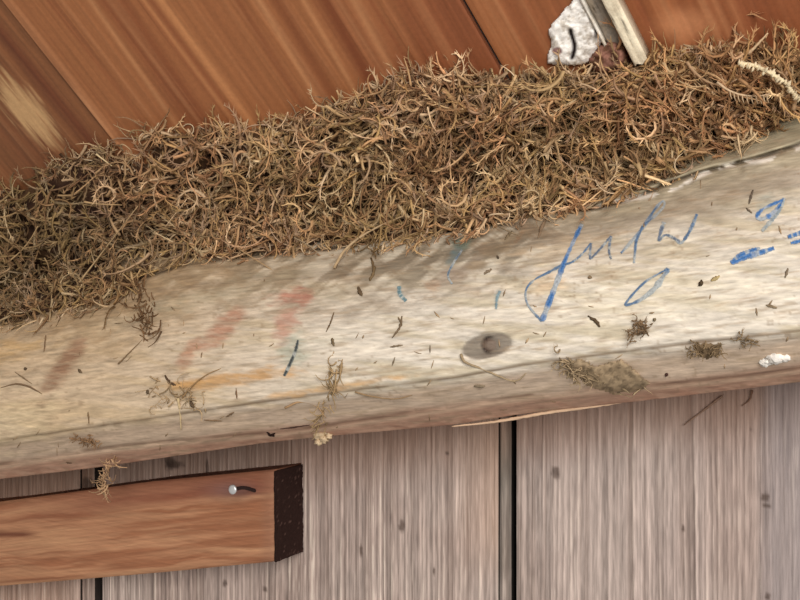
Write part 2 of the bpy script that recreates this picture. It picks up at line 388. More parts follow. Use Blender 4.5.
roof_board(s0, s2, 3, (.98, 1., 1.), patch=patch_mid, lift=.002)
roof_board(s2, s3, 5, (1.0, .98, .95), lift=-.0015)
roof_board(s3, s3+.34, 6, (1.0, .92, .9), lift=-.003, patch=patch_r); roof_board(s3+.34, s3+.66, 7, (.95, .92, .9))

# ------------------------------------------------------------------ wall planks
wall = root('wall_back', tuple(on_y(400, 520, 0.))); wall['kind'] = 'structure'
def wx(px): return on_y(px, 520, 0.)[0]
ZT = CP[2]+.14; ZB = CP[2]-1.0
def wall_plank(x0, x1, seed, tint, y=0., con=1.,  depth=.03, crown=.0, mark=None, leftround=.002, rightround=.002, name='plank'):
    nx = max(6, int((x1-x0)/.0008)); zz = np.concatenate([np.linspace(ZT, CP[2]-.06, 12), np.linspace(CP[2]-.062, CP[2]-.36, 110), np.linspace(CP[2]-.38, ZB, 14)])
    xx = np.linspace(x0, x1, nx); Z, X = np.meshgrid(zz, xx, indexing='ij')
    xs = X+.004*(fbm(Z*5, X*9, seed+3, 2)-.5)
    a = fbm(xs*480, Z*2.6, seed, 3); sk = fbm(xs*620, Z*60, seed+1, 2); b = fbm(xs*95, Z*3, seed+1, 3); a2 = vn(X*610, Z*3.5, seed+2); g = fbm(xs*18, Z*3.2, seed+2, 3); bl = fbm(X*9, Z*9, seed+4, 3)
    gr = ss(.60, .72, fbm(xs*150, Z*1.6, seed+5, 3))
    h = .0020*(a-.5)+.0007*(a2-.5)+.0010*(b-.5)-.0006*gr-leftround*np.exp(-(X-x0)/.002)-rightround*np.exp(-(x1-X)/.002)
    G = np.stack([X, y-h, Z], -1)
    C = np.tile(lin((172, 152, 142))*np.array(tint), X.shape+(1,))
    C = mixc(C, lin((150, 130, 120)), .6*ss(.4, .7, g)); C = mixc(C, lin((180, 164, 154)), .4*ss(.45, .7, bl))
    C *= (1+con*.95*(a-.5)+con*.2*(b-.5)+.55*(sk-.5)+.42*(a2-.5))[..., None]
    C = mixc(C, lin((112, 94, 84)), .3*gr); C = mixc(C, lin((214, 198, 182)), .7*con*ss(.62, .78, a)*ss(.35, .6, sk))
    x_, y_ = project(G)
    top = 1-ss(0, 70, y_-np.interp(x_, spx, e4)+18*(bl-.5)); C = mixc(C, lin((166, 130, 108)), .55*top)   # soft brown shadow band below the log, painted into the planks
    if mark is not None: C = mark(x_, y_, C)
    for (cx, cy, rx, ry) in [(402, 526, 4, 8), (434, 571, 1.6, 5), (447, 453, 2, 2), (683, 529, 2, 4), (751, 428, 2.5, 2.2), (765, 497, 5, 5), (768, 597, 4, 4), (225, 583, 3.5, 3.5), (265, 589, 3, 3.5), (556, 473, 6, 7), (361, 551, 2.5, 7), (768, 505, 6, 3), (175, 465, 11, 5), (170, 463, 6, 8), (88, 484, 10, 8), (207, 468, 2, 12)]:
        d = np.hypot((x_-cx)/rx, (y_-cy)/ry)+.8*(fbm(x_/4, y_/4, 3)-.5); C = mixc(C, lin((78, 62, 54)), .75*(1-ss(.5, 1.1, d)))
    return grid_solid(G, C, np.array([0, depth, 0]), name, M_WALL, wall, .12)  # plank side faces darkened in colour, standing in for shade in the gaps
def blue(x, y, C):
    return mixc(C, lin((142, 134, 134)), .55*ss(752, 775, x+8*(fbm(x/8, y/40, 2)-.5)))
def warm_edge(x, y, C): return mixc(C, lin((182, 150, 128)), .5*ss(440, 500, x)*(1-ss(520, 600, y)))
def rustleft(x, y, C):
    return mixc(C, lin((170, 132, 108)), .35*(1-ss(60, 110, x)))
xg = wx(513)
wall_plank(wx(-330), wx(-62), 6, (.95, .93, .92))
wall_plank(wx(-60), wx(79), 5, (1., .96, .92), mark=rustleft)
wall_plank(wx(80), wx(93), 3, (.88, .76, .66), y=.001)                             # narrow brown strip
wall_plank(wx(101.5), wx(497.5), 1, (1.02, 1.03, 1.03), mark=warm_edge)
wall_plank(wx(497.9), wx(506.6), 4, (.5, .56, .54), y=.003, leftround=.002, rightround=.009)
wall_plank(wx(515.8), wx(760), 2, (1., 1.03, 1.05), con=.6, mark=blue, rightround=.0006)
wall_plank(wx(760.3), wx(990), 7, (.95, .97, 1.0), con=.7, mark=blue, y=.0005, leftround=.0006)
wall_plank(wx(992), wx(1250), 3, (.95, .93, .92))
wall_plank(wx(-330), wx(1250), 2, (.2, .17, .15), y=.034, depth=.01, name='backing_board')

# ------------------------------------------------------------------ brown timber with nail
YT = -.050
timber = root('timber', tuple(on_y(135, 530, YT)))
tag(timber, 'reddish brown horizontal timber with dark sawn end, nailed on the wall below the log', 'timber')
tp = np.array([(-430, 545), (0, 502), (150, 482), (273, 470.)]); bp_ = np.array([(-430, 612), (0, 586.5), (150, 574), (274, 562.)])
txs = np.arange(-430, 273.6, 1.5); vv = np.linspace(0, 1, 90)
TX, VV = np.meshgrid(txs, vv, indexing='ij')
top = np.interp(TX, tp[:, 0], tp[:, 1]); bo = np.interp(TX, bp_[:, 0], bp_[:, 1]); TY = top+(bo-top)*VV
TXx = TX+VV*.6
st = fbm(TX/110, VV*14+fbm(TX/90, VV*2, 3)*3, 2); fi = fbm(TX/30, VV*60, 4, 3); big = fbm(TX/120, VV*4, 5)
edr = np.minimum(VV, 1-VV)
h = .0020*(st-.5)+.001*(fi-.5)-.004*np.exp(-edr/.025)-.003*np.exp(-(273.5-TX)/2)
TG = on_y(TXx, TY, YT); TG[..., 1] = YT-h
fi2 = fbm(TX/60, VV*130, 6, 3)
C = np.tile(lin((170, 122, 90)), TX.shape+(1,)); C = mixc(C, lin((142, 90, 62)), .8*ss(.45, .7, st)); C = mixc(C, lin((194, 146, 108)), .55*ss(.55, .75, 1-st)); C *= (1+.3*(fi2-.5))[..., None]
C *= (1+.4*(fi-.5))[..., None]
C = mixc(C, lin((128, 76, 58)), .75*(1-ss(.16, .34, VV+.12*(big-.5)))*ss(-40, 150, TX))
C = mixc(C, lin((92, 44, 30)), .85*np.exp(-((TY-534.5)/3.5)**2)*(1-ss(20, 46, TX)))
C = mixc(C, lin((120, 90, 84)), .7*np.exp(-(np.hypot((TX-232)/24, (TY-490)/9))**2))
C = mixc(C, lin((140, 100, 78)), .5*ss(255, 270, TX))
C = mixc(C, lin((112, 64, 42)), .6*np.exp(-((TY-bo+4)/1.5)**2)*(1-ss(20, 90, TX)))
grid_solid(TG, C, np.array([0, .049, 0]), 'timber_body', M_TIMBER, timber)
# dark end grain: its own face slab, slightly proud and rough
ne, me_ = 26, 60
EY, EV = np.meshgrid(np.linspace(YT+.0005, -.001, ne), np.linspace(0, 1, me_), indexing='ij')
a0 = TG[-1, 0]; a1 = TG[-1, -1]
EP = a0+(a1-a0)*EV[..., None]; EP[..., 1] = EY; EP[..., 2] -= .0012*(EV < .02)
EP[..., 0] += .0022+.0022*(fbm(EY*500, EV*40, 2)-.5)
sp = .6*ss(.74, .84, fbm(EY*900, EV*55, 6, 2)); EC = mixc(np.tile(lin((46, 30, 26)), EY.shape+(1,)), lin((120, 92, 82)), sp*.8)
o = grid_solid(EP, EC, np.array([-.002, 0, 0]), 'end_grain', M_DARK, timber); o['label'] = 'blackened rough end grain of the timber'
# nail: pale round head, bent rusty shank
hb = on_y(np.array([255]), np.array([491]), YT)[0]; tip = on_y(np.array([233]), np.array([489.5]), YT-.036)[0]
mid = (hb+tip)/2+np.array([0, 0, .0025])
sh = spline([hb+np.array([0, .004, -.001]), mid, tip], 14)
V, Fq, _ = tube(sh, np.full(len(sh), .0019), 8, .05)
nail = mesh('nail', V, Fq, None, M_RUST, timber); nail['label'] = 'rusty nail sticking out of the timber'
ax_ = (tip-mid)/np.linalg.norm(tip-mid); cap_pts = np.array([tip-ax_*.0008, tip, tip+ax_*.0012, tip+ax_*.0019]); V, Fq, _ = tube(cap_pts, np.array([.0035, .0049, .0047, .0034]), 16)
h_ = mesh('nail_head', V, Fq, None, M_NAIL, nail, smooth=False); h_['label'] = 'pale flat nail head'

# ------------------------------------------------------------------ patches lying on a surface
def any_hit(px, py):
    """nearest of log and roof along the sight line, used to seat lying things"""
    px = np.asarray(px, float); py = np.asarray(py, float)
    P = roof_hit(px, py); sh = px.shape
    p, q = px.ravel(), py.ravel(); e = np.interp(p, spx, e1)-46
    R = P.reshape(-1, 3).copy(); m = q > e+.5
    if m.any(): R[m] = log_at(p[m], q[m])
    d0 = np.linalg.norm(P.reshape(-1, 3)-CP, axis=1); d1 = np.linalg.norm(R-CP, axis=1)
    R = np.where((d1 < d0)[:, None], R, P.reshape(-1, 3))
    return R.reshape(sh+(3,))
def patch(name, poly, surf, t, noise, colf, m, step=1.6, edge=5., parent=None, nsc=7., seed=1, cuts=None):
    poly = np.asarray(poly, float); x0, y0 = poly.min(0)-2; x1, y1 = poly.max(0)+2
    X, Y = np.meshgrid(np.arange(x0, x1, step), np.arange(y0, y1, step), indexing='ij')
    d = poly_dist(X, Y, poly)+2.5*(fbm(X/4, Y/4, seed, 2)-.5)
    H = t*np.clip(d/edge, 0, 1)**.5*(1+noise*2*(fbm(X/nsc, Y/nsc, seed, 3)-.5))
    if cuts is not None: H = H*cuts(X, Y)
    S = surf(X, Y); v = CP-S; v /= np.linalg.norm(v, axis=-1, keepdims=True)
    G = S+v*(H[..., None]-.0006); Bk = S-v*.001
    In = d > 0; I = np.full(X.shape, -1); n_ = In.sum(); I[In] = np.arange(n_)
    q = np.stack([I[:-1, :-1], I[1:, :-1], I[1:, 1:], I[:-1, 1:]], -1).reshape(-1, 4); q = q[(q >= 0).all(1)]
    e = np.concatenate([q[:, [i, (i+1) % 4]] for i in range(4)]); key = e[:, 0]*10**7+e[:, 1]; rk = e[:, 1]*10**7+e[:, 0]
    b = e[~np.isin(key, rk)]
    V = np.concatenate([G[In], Bk[In]]); side = np.stack([b[:, 1], b[:, 0], b[:, 0]+n_, b[:, 1]+n_], -1)
    used = np.zeros(len(V), bool)
    Fa = np.concatenate([q[:, ::-1], side[:, ::-1], q+n_]); 
    C = colf(X, Y, H)[In]; C = np.concatenate([C, C])
    used[Fa.ravel()] = True; rm = np.cumsum(used)-1
    return V[used], [rm[Fa]], C[used]

# flaking white patch on the roof boards
def chalk(X, Y, H):
    C = np.tile(lin((244, 238, 230)), X.shape+(1,)); g = fbm(X/5, Y/5, 4); C = mixc(C, lin((178, 164, 146)), .7*ss(.52, .72, g))
    ck = np.exp(-((X-572.5-2*np.sin(Y/6))/2.)**2)*ss(26, 31, Y)*(1-ss(57, 62, Y)); C = mixc(C, lin((38, 28, 28)), np.clip(ck*1.4, 0, 1))
    bl = 1-ss(.6, 1.1, np.hypot((X-557)/6, (Y-51)/4.5)); C = mixc(C, lin((140, 106, 100)), bl)
    g2 = 1-ss(.5, 1.2, np.hypot((X-596)/2.5, (Y-33)/7)); C = mixc(C, lin((70, 60, 54)), g2*.8)
    return C
def chcut(X, Y): return 1-.75*np.exp(-((X-572-2*np.sin(Y/6))/1.8)**2)*ss(28, 34, Y)*(1-ss(56, 62, Y))
pl = [(575, -22), (572, 0), (562, 12), (553, 22), (547, 30), (551, 42), (546, 56), (548, 64), (560, 66), (578, 66), (590, 62), (600, 46), (605, 42), (594, 20), (583, -2), (572, -22)]
V, Fq, C = patch('p', pl, lambda x, y: roof_hit(x, y), .0055, .5, chalk, M_CHALK, 1.2, 5, cuts=chcut)
o = mesh('white_crust', V, Fq, C, M_CHALK); tag(o, 'flaking white crust stuck on the red roof boards beside the pale batten', 'crust')
def white_streaks(x0, seed):
    def f(G, C, st, fine):
        g = fbm(G[..., 0]*160, G[..., 2]*160, seed); C = mixc(C, lin((180, 162, 136)), .5*ss(.5, .7, g)); x, y = project(G)
        sp = ss(.66, .75, fbm(x/4, y/3, seed+1)); return mixc(C, lin((70, 58, 44)), .75*sp)
    return f
def flat_board(name, pxa, pxb, seed, base, lift, thick, lend, patchf, label, cat, parent=None):
    w0 = roof_uv(pxa, 0)[0]; w1 = roof_uv(pxb, 0)[0]
    nw = 24; nl = 160; ww = np.linspace(w0, w1, nw); ll = np.linspace(-.9, lend, nl); Lg, Wg = np.meshgrid(ll, ww, indexing='ij')
    ed = np.minimum(Wg-w0, w1-Wg); hh = lift-.0015*np.exp(-ed/.0008)+.0014*(fbm(Wg*300, Lg*20, seed)-.5)
    Lj = Lg+np.where(Lg > lend-.001, .006*(fbm(Wg*300, Wg*0, seed+2)-.5), 0)
    G = O_R+Lj[..., None]*RD+Wg[..., None]*RW+hh[..., None]*RNv
    C = np.tile(lin(base), Lg.shape+(1,)); C *= (1+.3*(fbm(Wg*400, Lg*30, seed)-.5))[..., None]; C = patchf(G, C, None, None)
    o = grid_solid(G, C, -RNv*thick, name, M_CHALK, parent)
    if parent is None: tag(o, label, cat)
    return o
l_end = roof_uv(645, 54)[1]; l_g = roof_uv(613, 46)[1]; l_w = roof_uv(604, 43)[1]
flat_board('batten', 607.5, 624, 3, (236, 222, 194), .016, .015, l_end, white_streaks(0, 3), 'narrow pale weathered batten running up the roof boards, right of the grey one', 'batten')
gb = flat_board('grey_lath', 586.5, 603.5, 5, (150, 138, 124), .004, .0035, l_g, white_streaks(0, 5), 'flat grey lath between the white crust and the pale batten', 'lath')
o = flat_board('white_edge', 583, 586.8, 6, (228, 220, 206), .008, .009, l_w, white_streaks(0, 6), None, None, parent=gb); o['label'] = 'raised whitish edge strip'

# ------------------------------------------------------------------ moss
MP = np.array([(-380, 335), (-150, 245), (-60, 212), (0, 192), (40, 178), (70, 158), (110, 154), (134, 160), (146, 158), (154, 128), (200, 132), (262, 124), (300, 118), (345, 104), (372, 86), (410, 76), (455, 80), (505, 76), (545, 76), (580, 78), (610, 66), (650, 64), (690, 58), (722, 54), (800, 50), (900, 30), (1000, 8),
               (1000, 60), (900, 82), (820, 102), (770, 128), (735, 152), (700, 158), (680, 172), (645, 188), (600, 204), (540, 216), (480, 232), (430, 240), (330, 246), (270, 256), (215, 262), (160, 262), (140, 290), (110, 302), (60, 314), (0, 328), (-60, 345), (-150, 372), (-380, 452)], float)
def moss_thick(x, y):
    d = poly_dist(x, y, MP); return np.clip(d/34., 0, 1)**.55*.036*(.75+.7*fbm(x/45, y/40, 3, 2))
holes = [(130, 262, 13, 9), (395, 142, 12, 4), (516, 105, 7, 10), (20, 225, 14, 7), (10, 300, 14, 8), (727, 93, 8, 6), (700, 130, 14, 8), (410, 205, 10, 4), (60, 200, 10, 7), (650, 133, 10, 8), (630, 150, 6, 12), (250, 232, 12, 6), (300, 205, 9, 6), (85, 235, 9, 10), (200, 215, 10, 6), (565, 130, 7, 10), (470, 175, 10, 6), (350, 165, 9, 5), (760, 100, 9, 6), (40, 270, 10, 8), (215, 150, 6, 5), (275, 140, 7, 6), (610, 175, 8, 6), (545, 175, 8, 5), (440, 105, 8, 5), (600, 88, 10, 5), (320, 225, 10, 5)]
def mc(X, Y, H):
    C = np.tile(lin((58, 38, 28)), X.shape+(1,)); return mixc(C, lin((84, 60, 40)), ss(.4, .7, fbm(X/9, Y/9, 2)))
V, Fq, C = patch('m', MP, any_hit, .001, .2, mc, M_MOSS, 2.6, 10)
# rebuild sheet heights from the moss thickness
def base_sheet():
    st_ = 2.6; X, Y = np.meshgrid(np.arange(-380, 1000, st_), np.arange(5, 455, st_), indexing='ij')
    d = poly_dist(X, Y, MP); T = moss_thick(X, Y)*.42+.006*(fbm(X/10, Y/10, 5)-.5)*ss(0, 14, d)
    for hx, hy, a, b in holes: T = T-.03*np.exp(-((X-hx)/a)**2-((Y-hy)/b)**2)
    T = np.maximum(T, -.002)
    S = any_hit(X, Y); v = CP-S; v /= np.linalg.norm(v, axis=-1, keepdims=True); G = S+v*T[..., None]
    In = d > 4; I = np.full(X.shape, -1); I[In] = np.arange(In.sum())
    q = np.stack([I[:-1, :-1], I[:-1, 1:], I[1:, 1:], I[1:, :-1]], -1).reshape(-1, 4); q = q[(q >= 0).all(1)]
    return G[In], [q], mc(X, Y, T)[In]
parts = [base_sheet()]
def sample_poly(poly, n_):
    poly = np.asarray(poly, float); lo = poly.min(0); hi = poly.max(0); out = np.zeros((0, 2))
    while len(out) < n_:
        p = rng.uniform(lo, hi, (n_*2, 2)); out = np.concatenate([out, p[poly_dist(p[:, 0], p[:, 1], poly) > 0]])
    return out[:n_]
PAL = np.array([lin(c_) for c_ in [(180, 150, 114), (192, 162, 124), (160, 128, 94), (176, 146, 104), (208, 182, 148), (140, 108, 80), (184, 146, 110), (172, 144, 118)]])
def palette(n_, p=None):
    c_ = PAL[rng.choice(len(PAL), n_, p=p)]; return c_*rng.uniform(.75, 1.25, (n_, 1))
def moss_strands(n_, poly, lo=.35, hi=1.0, L=(.022, .052), R=(.0009, .0018), curl=1.9, out=.35, leaf=1., bias=None, bright=1., droop=.0, steps=8, nleaf=2, ll=.0068):
    p = sample_poly(poly, n_); keep = np.ones(n_, bool)
    for hx, hy, a, b in holes:
        keep &= rng.random(n_) > .93*np.exp(-((p[:, 0]-hx)/a)**2-((p[:, 1]-hy)/b)**2)
    keep &= rng.random(n_) > .85*ss(.44, .33, fbm(p[:, 0]/15, p[:, 1]/11, 7, 2))
    left = (p[:, 0] < 140) & (p[:, 1] < 215); keep &= ~(left & (rng.random(n_) < .5))
    p = p[keep]; n_ = len(p)
    T = moss_thick(p[:, 0], p[:, 1])*rng.uniform(lo, hi, n_)
    S = any_hit(p[:, 0], p[:, 1]); v = CP-S; v /= np.linalg.norm(v, axis=1, keepdims=True); P0 = S+v*(T+.001)[:, None]
    # clumps comb their strands in a common direction that wanders over the pile
    th = 6.28*1.6*fbm(p[:, 0]/48, p[:, 1]/48, 2, 2)+rng.normal(size=n_)*.6
    if bias is not None: th = bias+rng.normal(size=n_)*.6
    D = RT*np.cos(th)[:, None]+UP*np.sin(th)[:, None]+v*(rng.normal(size=n_)*out)[:, None]
    LL = rng.uniform(*L, n_)
    P0 = P0-D*(LL*.4)[:, None]
    RR = rng.uniform(*R, n_)
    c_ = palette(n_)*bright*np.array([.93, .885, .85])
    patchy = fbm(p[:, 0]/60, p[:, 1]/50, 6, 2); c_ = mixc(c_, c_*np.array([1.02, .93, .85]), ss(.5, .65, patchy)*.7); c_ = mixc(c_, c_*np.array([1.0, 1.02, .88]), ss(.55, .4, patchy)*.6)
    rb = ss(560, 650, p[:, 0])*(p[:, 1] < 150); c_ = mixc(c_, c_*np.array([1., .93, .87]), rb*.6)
    c_ *= (1-.32*ss(260, 20, p[:, 0]))[:, None]  # strand colour darkened toward the left, painting in the light's falloff
    return strands(P0, D, LL, RR, c_, steps, curl, leaf, nleaf, droop, leaflen=ll)
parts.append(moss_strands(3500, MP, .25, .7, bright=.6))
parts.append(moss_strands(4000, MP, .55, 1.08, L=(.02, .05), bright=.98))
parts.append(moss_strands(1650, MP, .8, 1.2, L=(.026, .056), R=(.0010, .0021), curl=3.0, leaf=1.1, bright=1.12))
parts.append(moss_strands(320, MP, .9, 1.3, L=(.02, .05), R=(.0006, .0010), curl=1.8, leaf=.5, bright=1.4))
# ragged ends over both edges
def edge_strands(pts, n_, ang, L=(.014, .034), bright=1., depth=.012, spread=.5):
    pts = np.asarray(pts, float); s = np.concatenate([[0], np.cumsum(np.hypot(*np.diff(pts, axis=0).T))]); u = rng.uniform(0, s[-1], n_)
    x = np.interp(u, s, pts[:, 0]); y = np.interp(u, s, pts[:, 1])+rng.normal(size=n_)*4
    S = any_hit(x, y); v = CP-S; v /= np.linalg.norm(v, axis=1, keepdims=True); P0 = S+v*rng.uniform(.001, depth, n_)[:, None]
    th = ang+rng.normal(size=n_)*spread; D = RT*np.cos(th)[:, None]+UP*np.sin(th)[:, None]+v*(rng.uniform(0, .4, n_))[:, None]
    return strands(P0, D, rng.uniform(*L, n_), rng.uniform(.0006, .0012, n_), palette(n_)*bright, 8, 2.6, 1.)
parts.append(edge_strands(MP[4:24]+[0, 8], 340, 1.6, bright=1.05, spread=.8))
parts.append(edge_strands([(0, 325), (60, 312), (130, 292)], 90, -1.4, spread=.8)); parts.append(edge_strands([(160, 258), (270, 250), (430, 236), (540, 212), (640, 186), (700, 158), (800, 105)], 330, -1.7, L=(.012, .03), spread=.9))
parts.append(edge_strands([(45, 178), (110, 150), (150, 130)], 60, 2.2, bright=.8, spread=1.))
V, Fq, C = merge(parts)
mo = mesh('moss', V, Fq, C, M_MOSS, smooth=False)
tag(mo, 'long shaggy bank of dry brown moss chinking the gap between log and roof boards', 'moss', kind='stuff')
print('moss verts', len(V))

# ------------------------------------------------------------------ blue pencil writing on the log
def ribbon(pts, wpx, n_=30, colr=(52, 108, 160), seed=0, faint=.0):
    p = spline(pts, n_); g = np.random.default_rng(seed); d = np.gradient(p, axis=0); d /= np.linalg.norm(d, axis=1, keepdims=True)+1e-9
    q = np.stack([-d[:, 1], d[:, 0]], -1); m_ = len(p); wpx = np.atleast_1d(wpx)*1.18; t = np.linspace(0, 1, m_)
    wv = (np.interp(t, np.linspace(0, 1, len(np.atleast_1d(wpx))), np.atleast_1d(wpx)))*(1+.18*g.normal(size=m_))
    A = p+q*wv[:, None]/2; B = p-q*wv[:, None]/2
    PA = log_at(A[:, 0], A[:, 1], .0005); PB = log_at(B[:, 0], B[:, 1], .0005); PM = log_at(p[:, 0], p[:, 1], .0008)
    V = np.stack([PA, PM, PB], 1).reshape(-1, 3); I = np.arange(m_*3).reshape(m_, 3)
    F = np.concatenate([np.stack([I[:-1, k], I[:-1, k+1], I[1:, k+1], I[1:, k]], -1) for k in (0, 1)])
    base = lin(colr); wear = fbm(t*9+seed*3.1, t*0+seed, 3, 3)
    C = mixc(np.tile(base, (m_, 1)), lin((176, 176, 168)), np.clip(ss(.5, .7, wear)*.75+faint, 0, 1)); C3 = np.stack([mixc(C, lin((170, 176, 172)), np.full(m_, .35)), C, mixc(C, lin((170, 176, 172)), np.full(m_, .35))], 1).reshape(-1, 3)
    return V, [F], C3
B1 = (46, 98, 156); B2 = (74, 100, 132); B3 = (88, 98, 116)
wr = [
    ([(582, 224), (576, 236), (566, 258), (558, 279), (550, 300), (542, 321)], [3.0, 3.6, 3.6, 4.6, 5, 4], B1),
    ([(542, 321), (535, 314), (527, 303), (526, 290), (534, 280), (549, 272), (562, 265)], [2.4, 2.0, 1.8, 1.8, 2, 2.2], B2),
    ([(562, 265), (572, 262), (582, 254), (591, 243)], [2, 1.8, 1.8, 1.6], B2),
    ([(591, 243), (590, 255), (591, 258), (600, 249), (611, 236)], [2.2, 2, 1.8, 2.2], B3),
    ([(611, 236), (609, 250), (611, 259)], [2.2, 2.2, 1.8], B3),
    ([(621, 253), (630, 243), (644, 226), (655, 209), (663, 201), (664, 206), (656, 215), (645, 224), (637, 238), (635, 252), (634, 263)], [2.2, 2.6, 3, 2.4, 2, 2, 2.2, 3.2, 3, 2.6, 2], B2),
    ([(664, 222), (661, 231), (659, 240), (665, 235), (672, 237), (680, 242)], [3, 2.8, 2.2, 2, 2.2, 2.8], B3),
    ([(697, 214), (693, 224), (688, 234), (681, 243), (676, 240)], [2.4, 3, 3.2, 2.4, 2], B2),
    ([(668, 269), (658, 274), (645, 282), (633, 294), (626, 303), (627, 305), (640, 300), (655, 288), (666, 272), (668, 268)], [2, 2, 1.8, 1.8, 2, 2.2, 3, 5, 4.6, 2.4], B2),
    ([(783, 200), (773, 204), (763, 209), (757, 216), (762, 219), (772, 214), (780, 206), (784, 198)], [2.6, 2.6, 2.4, 3, 3, 4, 4, 2.4], B1),
    ([(784, 198), (779, 211), (770, 222), (762, 231)], [3, 3, 3.6, 2.4], (120, 130, 136)),
    ([(731, 263), (740, 256), (750, 251), (760, 248)], [3, 5, 4, 2], B1),
    ([(732, 263), (748, 256), (762, 252), (774, 248)], [3, 5, 5, 3], B1),
    ([(788, 237), (800, 233), (812, 229)], [3.2, 3.6, 3], B1), ([(791, 243), (800, 241), (812, 238)], [2.6, 3, 3], B1),
    ([(462, 250), (454, 262), (448, 275), (452, 284)], [1.8, 1.8, 1.6], (96, 112, 128)),
    ([(399, 286), (400, 294), (406, 301)], [3, 3.4, 2.6], (92, 120, 126)),
    ([(500, 291), (497, 298), (496, 309)], [2.6, 2.4, 2], (112, 134, 140)),
    ([(298, 340), (295, 352), (288, 368), (284, 376)], [1.8, 2.4, 3, 2], (48, 50, 48)),
]
V, Fq, C = merge([ribbon(p, w_, 40, c_, i) for i, (p, w_, c_) in enumerate(wr)])
o = mesh('pencil_writing', V, Fq, C, M_PENCIL, beam); o['label'] = 'slanting handwritten date in blue pencil'

# ticks, chips and specks stuck on the log
mk = [([(549, 214), (543, 225), (538, 238)], 3, (128, 106, 84)), ([(753, 190), (749, 204)], 2, (96, 84, 72)), ([(746, 208), (752, 213)], 1.6, (112, 98, 82)),
      ([(371, 258), (374, 270), (370, 281)], 4, (112, 92, 66)), ([(402, 316), (400, 327), (392, 338)], 2.4, (110, 92, 72)), ([(398, 317), (402, 324)], 2, (120, 100, 76)), ([(358, 287), (362, 296)], 4, (98, 80, 60)),
      ([(334, 312), (330, 324), (326, 332)], 2, (112, 92, 70)), ([(332, 338), (334, 346)], 3.4, (104, 88, 66)), ([(390, 347), (403, 345)], 1.8, (126, 108, 86)), ([(395, 357), (392, 366)], 1.4, (120, 104, 84)),
      ([(430, 345), (430, 353)], 1.4, (120, 106, 90)), ([(788, 268), (785, 278)], 1.8, (120, 104, 86)), ([(766, 305), (777, 308)], 2, (130, 112, 88)), ([(699, 283), (703, 284)], 5, (78, 64, 48)), ([(711, 281), (720, 276)], 3, (170, 150, 108)),
      ([(588, 277), (592, 278)], 3, (124, 104, 80)), ([(588, 316), (596, 321), (600, 327)], 3, (88, 72, 54)), ([(653, 319), (656, 320)], 3, (120, 104, 80)), ([(665, 374), (668, 375)], 4, (70, 46, 40)), ([(46, 335), (44, 352)], 2.4, (120, 96, 72)),
      ([(236, 388), (237, 399)], 1.6, (110, 84, 62)), ([(88, 412), (89, 424)], 1.8, (112, 90, 66)), ([(267, 432), (271, 435), (275, 433)], 4.2, (44, 28, 24)), ([(66, 462), (72, 463)], 3, (92, 72, 56)), ([(280, 429), (310, 425)], 2, (70, 48, 40)),
      ([(165, 375), (170, 383), (176, 385)], 3.4, (84, 66, 50)), ([(190, 401), (194, 408)], 4.5, (92, 74, 56)), ([(147, 390), (149, 394)], 4, (96, 80, 62)), ([(202, 352), (201, 358)], 1.6, (130, 108, 84)), ([(0, 388), (16, 384), (30, 387), (42, 394)], 2, (124, 100, 76)),
      ([(15, 372), (32, 384)], 1.6, (130, 108, 82)), ([(204, 420), (222, 421)], 2, (120, 96, 72)), ([(226, 417), (234, 412)], 2, (124, 100, 76)), ([(474, 386), (485, 386)], 4, (128, 112, 92)), ([(490, 222), (510, 232), (520, 236)], 1.4, (150, 130, 104)),
      ([(505, 240), (512, 231)], 3, (112, 96, 74)), ([(484, 274), (492, 269)], 3, (128, 110, 90)), ([(497, 258), (499, 257)], 4, (96, 82, 68)), ([(78, 369), (82, 373)], 3, (100, 82, 62)), ([(24, 369), (27, 369)], 4, (90, 74, 58))]
chips = []
for i, (p, w_, c_) in enumerate(mk):
    q = spline(p, 10); P = log_at(q[:, 0], q[:, 1], .0004); rr = w_/2200*np.sin(np.linspace(.35, math.pi-.35, len(q)))
    v, f, _ = tube(P, rr, 5, .25, i); chips.append((v, f, np.tile(lin(c_), (len(v), 1))*rng.uniform(.85, 1.15, (len(v), 1))))
gp = rng.uniform(0, 1, (70, 2)); gx = -20+gp[:, 0]*840
for i in range(70):
    a_, b_ = np.interp(gx[i], spx, e1)+12, np.interp(gx[i], spx, e4)-4; y = a_+(b_-a_)*gp[i, 1]; an = rng.normal()*.6-1.2; l = rng.uniform(1, 4.5)
    q = np.array([(gx[i]-l*math.cos(an), y-l*math.sin(an)), (gx[i], y+.4), (gx[i]+l*math.cos(an), y+l*math.sin(an))]); P = log_at(q[:, 0], q[:, 1], .0002)
    v, f, _ = tube(P, np.array([.0002, rng.uniform(.0004, .0009), .0002]), 4, .2, i); chips.append((v, f, np.tile(lin((150, 126, 98)), (len(v), 1))*rng.uniform(.7, 1.3)))
V, Fq, C = merge(chips)
o = mesh('bark_chip', V, Fq, C, M_DARK, beam); o['kind'] = 'stuff'; o['label'] = 'dark specks and slivers of bark on the log'

# pale splinter peeling along the lower edge
q = spline([(452, 426.5), (500, 421), (545, 413), (600, 405.5), (650, 397)], 60); P = on_y(q[:, 0], q[:, 1], np.full(len(q), -.119)); V, Fq, _ = tube(P, .0011*np.sin(np.linspace(.2, 3.0, len(q)))+.0003, 6, .15, 5)
o = mesh('splinter', V, Fq, np.tile(lin((214, 180, 148)), (len(V), 1)), M_LOG, beam); o['label'] = 'thin pale splinter along the lower edge'
